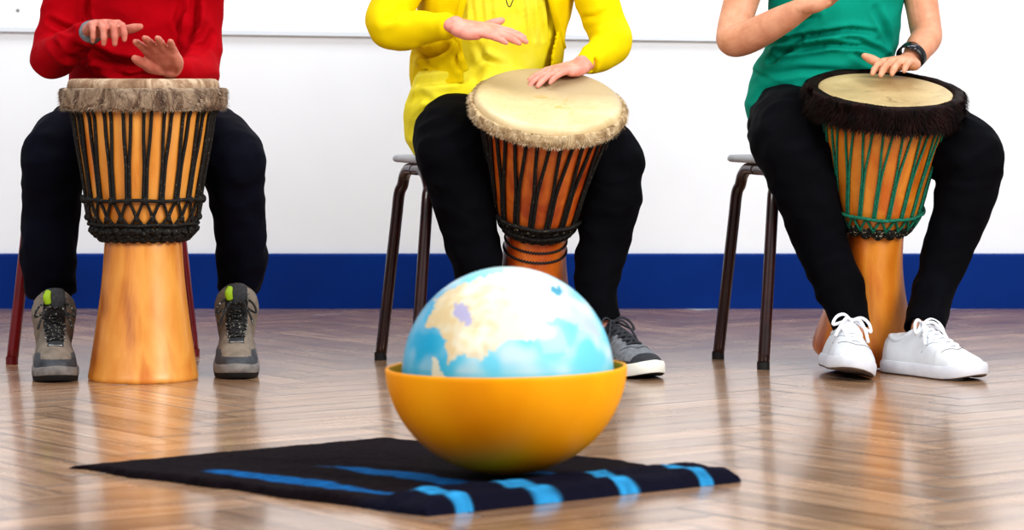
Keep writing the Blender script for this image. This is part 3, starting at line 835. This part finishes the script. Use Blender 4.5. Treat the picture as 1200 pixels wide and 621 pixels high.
        for k in range(5):
            s = .64-.06*k
            for sg in (-1, 1):
                p = surf(sg*(.018+.001*k), s, .001); mk('eyelet', *ellipsoid(p, (.0028,.0028,.0028), seg=8, rg=6), m_steel, up)
        mk('toe_stripe', *sweep([surf(-.012, .745, .0), surf(0, .75, .0), surf(.012, .745, .0)], [.0022]*3, 8, 3), m_steel, up)
    else:
        mk('toe_seam', *tube([surf(x, .76-.9*abs(x)*1.6, .0002) for x in (-.034,-.026,-.015,0,.015,.026,.034)], .0009, 6, 4), m_tread if kind == 'sneaker' else m_cdark, up)
        for sg in (-1, 1): mk('side_seam', *tube([surf(sg*.020, .62, .0002), surf(sg*.027, .56, .0002), surf(sg*.034, .50, .0002)], .0008, 6, 4), m_panelgrey, up)
        # padded collar round the opening
        pts = []
        for k in range(24):
            a = 2*PI*k/24; s = .19+.13*math.sin(a); x = .026*math.cos(a); zz = hf(s)
            pts.append(surf(x*.8, s, -.002))
        mk('ankle_collar', *sweep(pts, [.006]*24, 10, closed=True), mats[0], up)
    return up

# ---- drummer in red
l1 = [(128,142,6.60,48), (98,158,6.46,44), (67,177,6.30,39), (62,205,6.30,36), (60,250,6.33,34), (57,300,6.33,33), (60,340,6.36,30)]
r1 = [(188,142,6.60,48), (228,155,6.46,44), (269,180,6.30,39), (275,210,6.30,35), (279,250,6.33,31), (284,300,6.38,30), (280,334,6.42,26)]
arm1l = [(84,-112,6.56,27), (80,-50,6.54,26), (74,10,6.53,25), (64,50,6.52,25), (61,68,6.48,25), (74,62,6.42,22), (96,44,6.37,17), (113,34,6.33,13)]
arm1r = [(246,-112,6.56,27), (242,-50,6.54,25), (236,20,6.53,25), (235,70,6.50,25), (233,84,6.44,24), (222,86,6.37,20), (208,84,6.30,15), (199,80,6.27,12)]
tor1 = [(158,150,6.60,74,62), (161,110,6.60,80,62), (164,60,6.59,82,60), (166,0,6.58,88,60), (166,-60,6.56,90,58), (167,-105,6.56,80,48), (167,-135,6.56,42,34)]
sp = dict(pelvis=P(158,150,6.6), yaw=math.radians(-6), torso=tor1, neck=P(167,-150,6.56), arms=[arm1l, arm1r],
     hands=[dict(d=(.34,-.93,.12), back=(-.05,.1,1), left=False, curls=[(.30,.75,.5),(.38,.85,.5),(.46,.95,.6),(.6,1.0,.6)], size=.95, thumb=(.95,.22)),
            dict(d=(-.16,-.86,.47), back=(-.05,.48,.87), left=True, curl=(.08,.12,.08), spread=.13, size=.95, thumb=(.36,.0))],
     legs=[l1, r1], pelvisbar=[(120,142,6.6,50), (158,146,6.62,50), (196,142,6.6,50)], skin=m_skin1, trouser_mat=m_navy, hair_mat=m_hair)
p1 = person('person in a red jumper and navy trousers drumming with both hands raised, wearing hiking boots', sp)
b = B(); torso(b, tor1, sp['yaw'])
for arm in (arm1l, arm1r):
    pts, rad = px(arm); pts = pts[:-1]+[pts[-2].lerp(pts[-1], .55)]; b.add(*sweep(pts, rad, 24, 6))
V, FF, E = remesh(b, .004, 8)
V = fold(V, FF, .004, 11, (1,1,1.5), 8, .002, 26)
V = crease(V, FF, [([(55,24),(72,32),(92,38)],3.5,.015), ([(98,58),(130,74),(170,80)],6,.028), ([(112,80),(150,90),(195,86)],4,.020), ([(226,-5),(226,30),(214,58)],4.5,.022), ([(66,50),(84,66),(100,70)],4,.015), ([(238,30),(232,44),(222,52)],3,.010),
                   ([(245,40),(238,58),(225,66)],4,.008), ([(210,5),(205,25),(212,40)],4,.006), ([(100,-10),(98,14),(100,26)],3,.010)], 6.45)
V = lap(V, E, 2); mk('jumper', V, FF, m_red, p1)
w = P(109,36.5,6.339); d = (P(113,34,6.33)-P(96,44,6.37)).normalized()
mk('jumper_cuff', *sweep([w-d*.010, w+d*.001], [.0255, .024], 20, 3), m_cgrey, p1)['label'] = 'grey cuff at the wrist'
shoe('boot', p1, fp(66,449), math.radians(10), math.radians(-5), 0, .265, .94, lift=.016)
shoe('boot', p1, fp(277,445), math.radians(5), math.radians(-8), 0, .265, .94, lift=.028)

# ---- drummer in yellow
l2 = [(545,142,6.60,50), (538,152,6.50,49), (531,167,6.40,47), (534,195,6.36,42), (545,245,6.36,35), (557,300,6.38,31), (566,350,6.40,26), (568,372,6.41,23)]
r2 = [(605,142,6.60,50), (655,155,6.50,46), (709,183,6.36,42), (715,205,6.36,40), (715,235,6.36,36), (708,280,6.38,31), (700,325,6.37,27), (707,379,6.34,19)]
arm2l = [(512,-112,6.56,27), (490,-50,6.52,25), (467,-5,6.48,24), (454,26,6.44,24), (468,36,6.42,22), (495,33,6.40,19), (520,31,6.37,14), (534,30,6.35,12)]
arm2r = [(664,-112,6.56,27), (682,-55,6.56,25), (697,-5,6.55,24), (712,35,6.54,23), (716,50,6.50,23), (706,62,6.47,20), (692,72,6.43,15), (682,76,6.41,13)]
tor2 = [(560,140,6.60,78,64), (562,105,6.60,76,62), (568,75,6.59,76,60), (576,30,6.58,82,60), (582,-20,6.57,86,62), (586,-70,6.56,88,58), (588,-108,6.56,80,48), (588,-135,6.56,42,34)]
sp = dict(pelvis=P(566,150,6.6), yaw=math.radians(12), torso=tor2, neck=P(588,-150,6.56), arms=[arm2l, arm2r],
     hands=[dict(d=(.93,-.30,-.16), back=(.15,-.35,.93), left=False, curl=(.10,.12,.1), size=.96, thumb=(.62,.45), spread=.05),
            dict(d=(-.74,-.60,-.18), back=(-.15,-.2,.95), left=True, curl=(.18,.22,.15), size=.90, thumb=(.5,-.05), spread=.06)],
     legs=[l2, r2], pelvisbar=[(530,142,6.6,50), (566,146,6.62,50), (610,142,6.6,50)], skin=m_skin2, trouser_mat=m_black, hair_mat=m_hair2)
p2 = person('person in a yellow cardigan over a pale yellow top, one hand resting on the drum', sp)
b = B(); torso(b, tor2, sp['yaw'], .004)
b.add(*sweep([P(548,92,6.56), P(534,108,6.54), P(522,132,6.53), P(519,150,6.53)], [(50*6.5/F,.035), (52*6.5/F,.09), (50*6.5/F,.095), (46*6.5/F,.09)], 36, 6, side=(1,.15,0)))
b.add(*sweep([P(585,118,6.52), P(600,130,6.54)], [.08, .08], 30, 4))
V, FF, E = remesh(b, .004, 8)
V = fold(V, FF, .004, 12, (1.3,1,.7), 18, .002, 30)
pl = [([(x0,-6),(x0+2,20),(x0+4,46)], 2.2, .006) for x0 in (552,563,574,612,622,632,642)]
V = crease(V, FF, pl+[([(478,100),(505,96),(545,92)],4,.012), ([(480,120),(495,112),(510,120)],4,.006), ([(560,55),(566,68),(580,78)],4,.008), ([(482,160),(487,138),(505,122)],3,.006), ([(590,78),(570,70),(556,82)],4,.008)], 6.45)
V = lap(V, E, 2); mk('tunic_top', V, FF, m_pale, p2)
# cardigan: open shell over the tunic
b = B()
cd = [(u, v, D, a+6+(6 if v > 60 else 0), c+8+(6 if v > 60 else 0)) for u, v, D, a, c in tor2 if v < 90] ; cd = [(548,84,6.585,76,72)]+cd[1:] if cd[0][1] > 80 else [(558,86,6.585,80,76)]+cd
torso(b, cd, sp['yaw'])
for arm in (arm2l, arm2r):
    pts, rad = px(arm); pts = pts[:-1]+[pts[-2].lerp(pts[-1], .15)]; rad[-1] = 14.5*6.4/F; b.add(*sweep(pts, rad, 24, 6))
V, FF, E = remesh(b, .004, 8)
V = fold(V, FF, .0032, 13, (1,1,1.4), 28, .002, 28)
V = crease(V, FF, [([(682,20),(700,18),(716,10)],3,.006), ([(690,45),(705,40),(720,30)],3,.006), ([(470,10),(462,22),(450,26)],4,.007), ([(524,56),(505,66),(488,64)],4,.020), ([(540,52),(534,66),(538,80)],3,.012), ([(510,80),(498,72),(490,58)],3,.010)], 6.42)
V = lap(V, E, 2)
Nn = normals(V, FF); s_ = F/V[:, 1]; U = 600+V[:, 0]*s_; W_ = VH+(H-V[:, 2])*s_
lo = np.interp(W_, [-150,-20,30,60,84], [560,548,535,538,545]); hi = np.interp(W_, [-150,-20,0,60,90], [612,640,647,662,664])
open_ = (V[:, 1] < 6.53) & (V[:, 1] > 6.2) & (U > lo) & (U < hi) & (Nn[:, 1] < -.25)
ssp, _ = px(arm2l); ssp2, _ = px(arm2r)
def nearpath(V, pts, r):
    q = np.array([list(p) for p in crom(pts, 6)]); return (np.min(np.linalg.norm(V[:, None, :]-q[None], axis=2), axis=1) < r)
keep = nearpath(V, ssp, .05) | nearpath(V, ssp2, .05)
hem = (W_ > 82) & (Nn[:, 2] < -.3) & (~keep)
kill = (open_ & ~keep) | hem
FF2 = [f for f in FF if not (kill[f[0]] or kill[f[1]] or kill[f[2]] or kill[f[3]])]
cg = mk('cardigan', V, FF2, m_yel, p2)
sm = cg.modifiers.new('thick', 'SOLIDIFY'); sm.thickness = .006; sm.offset = 0
Tc = BVHTree.FromPolygons([Vector(p) for p in V], FF)
for us, vs in (([560,548,535,538,545], [-150,-20,30,60,83]), ([612,640,647,662,664], [-150,-20,0,60,83])):
    pts = []
    for w_ in np.linspace(-110, 82, 30):
        q = P(float(np.interp(w_, vs, us)), float(w_), 6.44); h = Tc.ray_cast(Vector((q.x, 6.2, q.z)), Vector((0,1,0)))
        if h[0] and (not pts or abs(h[0].y-pts[-1].y) < .03): pts.append(h[0]+Vector((0,-.001,0)))
    mk('placket', *sweep(pts, [(.0075,.0035)]*len(pts), 12, 2, side=(1,.1,0)), m_yel, cg)
ck = P(597,8,6.43)
mk('pendant_cord', *tube([P(588,-60,6.42), P(592,-10,6.405), P(594,3,6.40), P(597,8,6.40), P(600,3,6.40), P(603,-10,6.405), P(606,-60,6.42)], .0012, 8, 5), m_cord, p2)
shoe('canvas', p2, fp(768,445), math.radians(30), 0, 0, .265, 1.0)
shoe('canvas', p2, fp(560,438), math.radians(-6), 0, 0, .265, 1.0)

# ---- drummer in teal
l3 = [(925,140,6.60,50), (928,148,6.50,50), (929,162,6.40,51), (938,200,6.36,42), (953,250,6.36,36), (968,300,6.37,30), (985,340,6.36,29), (999,383,6.33,22)]
r3 = [(1010,140,6.60,50), (1070,152,6.50,47), (1128,178,6.36,44), (1135,198,6.36,40), (1128,240,6.36,34), (1111,290,6.37,29), (1095,338,6.35,25), (1082,386,6.28,24)]
arm3l = [(908,-112,6.56,30), (885,-50,6.54,26), (869,0,6.52,21), (860,35,6.49,20), (860,48,6.46,19), (880,42,6.43,19.5), (915,24,6.38,17), (945,7,6.34,13)]
arm3r = [(1050,-112,6.58,30), (1068,-50,6.58,24), (1079,0,6.57,20), (1084,30,6.56,19), (1086,44,6.53,18), (1078,55,6.50,17), (1071,67,6.48,14), (1064,72,6.465,12)]
tor3 = [(955,146,6.60,82,62), (960,110,6.60,84,62), (972,70,6.59,76,60), (978,30,6.58,76,58), (980,-20,6.57,81,58), (980,-70,6.57,84,56), (980,-108,6.56,76,46), (980,-135,6.56,42,34)]
sp = dict(pelvis=P(960,150,6.6), yaw=math.radians(12), torso=tor3, neck=P(980,-150,6.56), arms=[arm3l, arm3r], bare=True, wrist=.021,
     hands=[dict(d=(.80,-.45,.32), back=(-.2,-.2,.95), left=False, curl=(.12,.15,.1), size=.95, thumb=(.6,.2)),
            dict(d=(-.42,-.90,-.02), back=(-.05,-.12,.98), left=True, curl=(.20,.28,.18), size=.97, thumb=(.95,.6), spread=.08)],
     legs=[l3, r3], pelvisbar=[(925,142,6.6,50), (966,146,6.62,50), (1014,142,6.6,50)], skin=m_skin, trouser_mat=m_black, hair_mat=m_hair)
p3 = person('person in a teal t-shirt and black trousers with bare forearms and white sneakers', sp)
b = B(); torso(b, [(948,132,6.60,80,66)]+[(u,v,D,a+2,c+3) for u,v,D,a,c in tor3[1:]], sp['yaw'])
for arm in (arm3l, arm3r):
    pts, rad = px(arm[:2]+[arm[1]]); pts[2] = pts[1].lerp(P(*arm[2][:3]), .35); b.add(*sweep(pts, [rad[0]+.01, rad[1]+.012, rad[1]+.014], 24, 5))
V, FF, E = remesh(b, .004, 8)
V = fold(V, FF, .0032, 11, (.8,1,1.8), 38, .0015, 24)
V = crease(V, FF, [([(905,52),(945,42),(1000,34),(1028,37)],2.8,.020), ([(918,62),(975,51),(1015,54),(1048,66)],2.8,.022), ([(985,45),(1010,47),(1044,60)],2.4,.016), ([(900,88),(940,82),(1000,84)],4,.008), ([(1000,60),(1020,72),(1040,76)],3,.008),
                   ([(908,72),(925,58),(942,46)],3.5,.018), ([(930,35),(945,24),(960,20)],4,.014), ([(1030,10),(1042,30),(1046,50)],4,.010), ([(880,120),(900,108),(930,102)],4,.004)], 6.42)
V = lap(V, E, 2); mk('t_shirt', V, FF, m_teal, p3)
# wristwatch
a_, b_ = P(1072,62,6.482), P(1064,70,6.462); d = (b_-a_).normalized(); c = a_.lerp(b_, .5); s = Vector((0,-.25,.95)); s = (s-d*s.dot(d)).normalized(); t = d.cross(s)
ringp = [c+s*.0262*math.cos(2*PI*k/40)+t*.028*math.sin(2*PI*k/40) for k in range(40)]
b = B(); V = []; Fc = []
for k in range(40):
    nrm = (ringp[k]-c).normalized()
    for q, o_ in ((-.010, 0), (-.010, .003), (.010, .003), (.010, 0)): V.append(ringp[k]+d*q+nrm*o_)
for k in range(40):
    for j in range(4): Fc.append((k*4+j, k*4+(j+1) % 4, ((k+1) % 40)*4+(j+1) % 4, ((k+1) % 40)*4+j))
wt = mk('wristwatch', V, Fc, m_watch, p3)
mk('watch_case', *sweep([c+(s-t*.25)*.026, c+(s-t*.25)*.0285], [(.0135,.0145), (.0125,.0135)], 24, 3, side=tuple(d), caps=False), m_screen, wt)
shoe('sneaker', p3, fp(1004,448), math.radians(5), math.radians(2), math.radians(-12), .265, 1.03, lift=.004)
shoe('sneaker', p3, fp(1150,447), math.radians(38), math.radians(0), 0, .265, 1.02, lift=.0)

# ------------------------------------------------------------------ folded shawl, bowl and globe
def shawl():
    A = fp(80, 549); Bc = fp(500, 606); Cc = fp(869, 565); Dc = A+Cc-Bc
    ctr = (A+Cc)/2; setorg(ctr.x, ctr.y, 0)
    nu, nv = 300, 260; V = []; C = []; Fc = []
    U_ = (Bc-A); W_ = (Cc-Bc)
    lu, lw = U_.length, W_.length
    dk = np.array(lin(26,18,24)); nb = np.array(lin(16,22,46)); bl = np.array(lin(22,110,178)); lb = np.array(lin(60,165,225))
    sm_ = lambda e0, e1, x: (lambda t: t*t*(3-2*t))(min(1, max(0, (x-e0)/(e1-e0))))
    def surf(s, t):
        # s: A->B (left tip to front corner), t: front edge -> back edge
        p = A+U_*s+W_*t
        wob = .012*noise.noise(Vector((s*7, t*7, 0)))+.004*noise.noise(Vector((s*38, t*38, 4)))
        edge = min(s, 1-s, t, 1-t)
        return p+Vector((wob, wob*.5, 0))
    def height(s, t):
        nz = noise.noise(Vector((s*5, t*6, 3)))*.5+.5; n2 = noise.noise(Vector((s*26, t*22, 8)))
        ds = (1-s)*lu; dt = t*lw
        h = .009+.008*nz*sm_(.0, .3, s)+.0015*n2
        roll = (math.exp(-((ds-.028)/.024)**2)*.010+math.exp(-((ds-.085)/.03)**2)*.013)*(1-.45*sm_(.6, 1, t))*sm_(0, .05, t)
        h += roll
        h += .010*max(0, noise.noise(Vector((s*3.5+9, t*9, 1))))*sm_(.25, .6, s)
        # thin out to the left tip, rounded edges everywhere
        e = min(s*lu/.06, 1, ds/.022, dt/.014, (1-t)*lw/.014)
        return max(h*math.sqrt(max(0, 1-(1-min(1, e))**2)), .0)
    for i in range(nu+1):
        s = i/nu; s = s+.0
        for j in range(nv+1):
            t = j/nv; p = surf(s, t); h = height(s, t); ds = (1-s)*lu
            fz = noise.noise(Vector((p.x*160, p.y*160, 0)))*.0008
            V.append((p.x, p.y, max(0.0005, h+fz*(h > .003))))
            c = dk.copy()
            tw = t+.03*noise.noise(Vector((s*4, 0, 5)))+.012*noise.noise(Vector((s*16, t*3, 1)))
            # long stripes on the upper face
            for t0, w0, sa, sb in ((.11, .042, .30, 1.2), (.37, .055, .40, 1.2), (.64, .04, .62, 1.2), (.88, .030, .86, 1.2)):
                k = sm_(w0, w0*.55, abs(tw-t0))*sm_(sa, sa+.05, s)
                fade = .75+.25*noise.noise(Vector((s*30, t*40, 2)))
                hi = sm_(.16, .09, ds)
                c = c*(1-k)+(bl*(1-hi)+lb*hi)*fade*k
            k0 = sm_(.18, .10, ds)*(1-sm_(.0, .03, max(abs(c[2]-dk[2])-.05, 0)))
            c = c*(1-.6*k0)+nb*.6*k0
            c = c*(1-.25*abs(math.sin(ds*160)))
            c[3] = 1; C.append(c)
    for i in range(nu):
        for j in range(nv):
            a = i*(nv+1)+j; Fc.append((a, a+nv+1, a+nv+2, a+1))
    m = colmat('woven_wool', .95, 0, .8, 260, .003, .1)
    o = mk('shawl', V, Fc, m, col=C)
    tag(o, 'dark shawl with bright blue stripes spread on the parquet under the orange bowl', 'shawl')
    return height, A, U_, W_
shawl()
BD = 4.57; bc = P(595, 100, BD); bc.z = 0
setorg(bc.x, bc.y, 0)
def bowl():
    z0 = .018; Rr = .180; hh = .157; tilt = Matrix.Rotation(math.radians(-.8), 4, 'Y')
    X = Matrix.Translation((bc.x, bc.y, z0)) @ tilt
    pr = [(.0, 0)]
    out = []; inn = []
    for i in range(1, 40):
        t = i/39
        r = Rr*math.sin(t*PI/2*.985)**.93; z = hh*(1-math.cos(t*PI/2)**1.05)
        out.append((r, z))
    inn = [(max(r-.006, .002), z+.006*(1-z/hh)) for r, z in out[::-1]]
    prof = [(.02, -.0)]+out+[(Rr-.001, hh+.002), (Rr-.005, hh+.002)]+inn
    V, Fc = lathe(prof, 128, X, lambda a, z: .004*noise.noise(Vector((math.cos(a)*1.2, math.sin(a)*1.2, z*6))))
    m, nt, b = newmat('orange_glaze')
    n = noisetex(nt, 6, 4, .5, (1,1,.5)); n2 = noisetex(nt, 120, 3)
    o_ = ramp(nt, n, [(.3, lin(228,142,0)), (.5, lin(238,158,2)), (.72, lin(244,170,16))])
    nt.links.new(o_, b.inputs['Base Color']); bump(nt, b, noisetex(nt, 14, 3), .12, .003); setb(b, rough=.5, spec=.25)
    o = mk('bowl', V, Fc, m); tag(o, 'large round orange bowl standing on the dark striped shawl, holding the globe', 'bowl')
bowl()
def globe():
    R = .1575; cz = .1675
    setorg(bc.x, bc.y, cz)
    V = []; C = []; Fc = []; seg, rg = 320, 200
    def inpoly(x, y, poly):
        c = False; n = len(poly); j = n-1
        for i in range(n):
            xi, yi = poly[i]; xj, yj = poly[j]
            if (yi > y) != (yj > y) and x < (xj-xi)*(y-yi)/(yj-yi)+xi: c = not c
            j = i
        return c
    # outlines as painted on the ball, in front-view pixels of a ball centred (595.5, 436), radius 124
    land = [(512,349),(528,336),(548,328),(575,318),(600,313),(625,318),(650,330),(665,345),(668,358),(650,366),(636,372),(628,388),(612,388),(596,390),(585,396),(574,402),(566,410),(550,408),(538,404),(532,414),(529,417),(526,404),(524,390),(518,382),(512,376),(506,378),(500,380),(503,370),(508,360)]
    lilac = [(533,352),(545,348),(552,358),(556,372),(548,374),(540,368),(534,362)]
    lilac2 = [(600,316),(640,322),(680,352),(700,380),(705,392),(690,384),(668,372),(650,362),(640,345),(620,335),(602,330)]
    teal = [(646,331),(655,333),(661,341),(655,343),(647,338)]
    isl = [(508,412),(514,410),(520,425),(530,440),(512,440),(508,428)]
    cyan = np.array([.0,.42,.70]); pc = np.array([.18,.70,.92]); ivory = np.array([.84,.84,.68]); sand = np.array([.80,.62,.34]); lil = np.array([.50,.47,.70]); wh = np.array([.78,.86,.88]); tl = np.array([0,.30,.45])
    for j in range(rg+1):
        th = PI*j/rg
        for k in range(seg):
            a = 2*PI*k/seg; n = (math.sin(th)*math.cos(a), math.sin(th)*math.sin(a), math.cos(th))
            V.append((bc.x+R*n[0], bc.y+R*n[1], cz+R*n[2]*(1 if n[2] > 0 else .86)))
            sx = 1 if n[1] < 0 else -1
            U = 595.5+124*n[0]*sx; W = 436-124*n[2]
            q = Vector((n[0]*3, n[1]*3, n[2]*3)); w1 = noise.noise(q*1.6); w2 = noise.noise(q*4+Vector((5,1,2)))
            U2 = U+4*noise.noise(q*7); W2 = W+4*noise.noise(q*7+Vector((9,0,0)))
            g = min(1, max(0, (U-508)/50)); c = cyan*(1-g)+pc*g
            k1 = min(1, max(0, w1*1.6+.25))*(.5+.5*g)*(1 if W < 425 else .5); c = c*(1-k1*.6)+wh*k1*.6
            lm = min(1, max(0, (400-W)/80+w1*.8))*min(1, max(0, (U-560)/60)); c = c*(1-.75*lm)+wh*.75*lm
            if inpoly(U2, W2, lilac2): c = c*.35+lil*1.25*.65
            if inpoly(U2, W2, land):
                e = min(1, max(0, (U-520)/70+w2*.8)); cc = sand*(1-e)+ivory*e
                c = cc*(1-.35*max(0, w1))+wh*.35*max(0, w1)
                if inpoly(U2, W2, lilac): c = lil
            if inpoly(U2, W2, isl): c = ivory*.9
            if inpoly(U2, W2, teal): c = tl
            C.append((*np.clip(c*.80, 0, 1), 1))
    for j in range(rg):
        for k in range(seg):
            a_ = j*seg+k; b_ = j*seg+(k+1) % seg; Fc.append((a_, a_+seg, b_+seg, b_))
    m = colmat('globe_print', .42, .25, .03)
    o = mk('globe', V, Fc, m, col=C); tag(o, 'pale blue inflatable world globe with cream land, nested in the orange bowl', 'globe')
globe()

# ------------------------------------------------------------------ light, sky, camera
def area(name, loc, target, sx, sy, power, col=(1,1,1)):
    l = bpy.data.lights.new(name, 'AREA'); l.shape = 'RECTANGLE'; l.size = sx; l.size_y = sy; l.energy = power; l.color = col
    o = bpy.data.objects.new(name, l); COL.objects.link(o); o.location = loc
    o.rotation_euler = (Vector(target)-Vector(loc)).to_track_quat('-Z', 'Y').to_euler(); return o
area('window_light', (-2.4, 2.4, 2.6), (0, 6.2, .3), 2.2, 1.8, 95, (1,.985,.96))
area('window_light', (2.8, 3.0, 2.4), (-.2, 6.2, .3), 2.2, 1.8, 175, (1,.99,.97))
area('wall_wash_light', (0, 6.6, 3.1), (0, 7.1, 0), 5.0, 1.2, 72, (.97,.985,1))  # added overhead wash to brighten the back wall, no known fixture
wd = bpy.data.worlds.new('world'); bpy.context.scene.world = wd; wd.use_nodes = True
bg = wd.node_tree.nodes['Background']; bg.inputs[0].default_value = (.93,.96,1,1); bg.inputs[1].default_value = .39

cam = bpy.data.cameras.new('camera'); co = bpy.data.objects.new('camera', cam); COL.objects.link(co)
co.location = (0, 0, H); co.rotation_euler = (PI/2, 0, 0)
cam.sensor_width = 36; cam.lens = 36*F/1200; cam.shift_x = 0; cam.shift_y = -(310.5-VH)/1200
cam.dof.use_dof = True; cam.dof.focus_distance = 6.2; cam.dof.aperture_fstop = 6.3
cam.clip_start = .1
sc = bpy.context.scene; sc.camera = co
sc.view_settings.view_transform = 'Standard'; sc.view_settings.look = 'Medium High Contrast'; sc.view_settings.exposure = 0
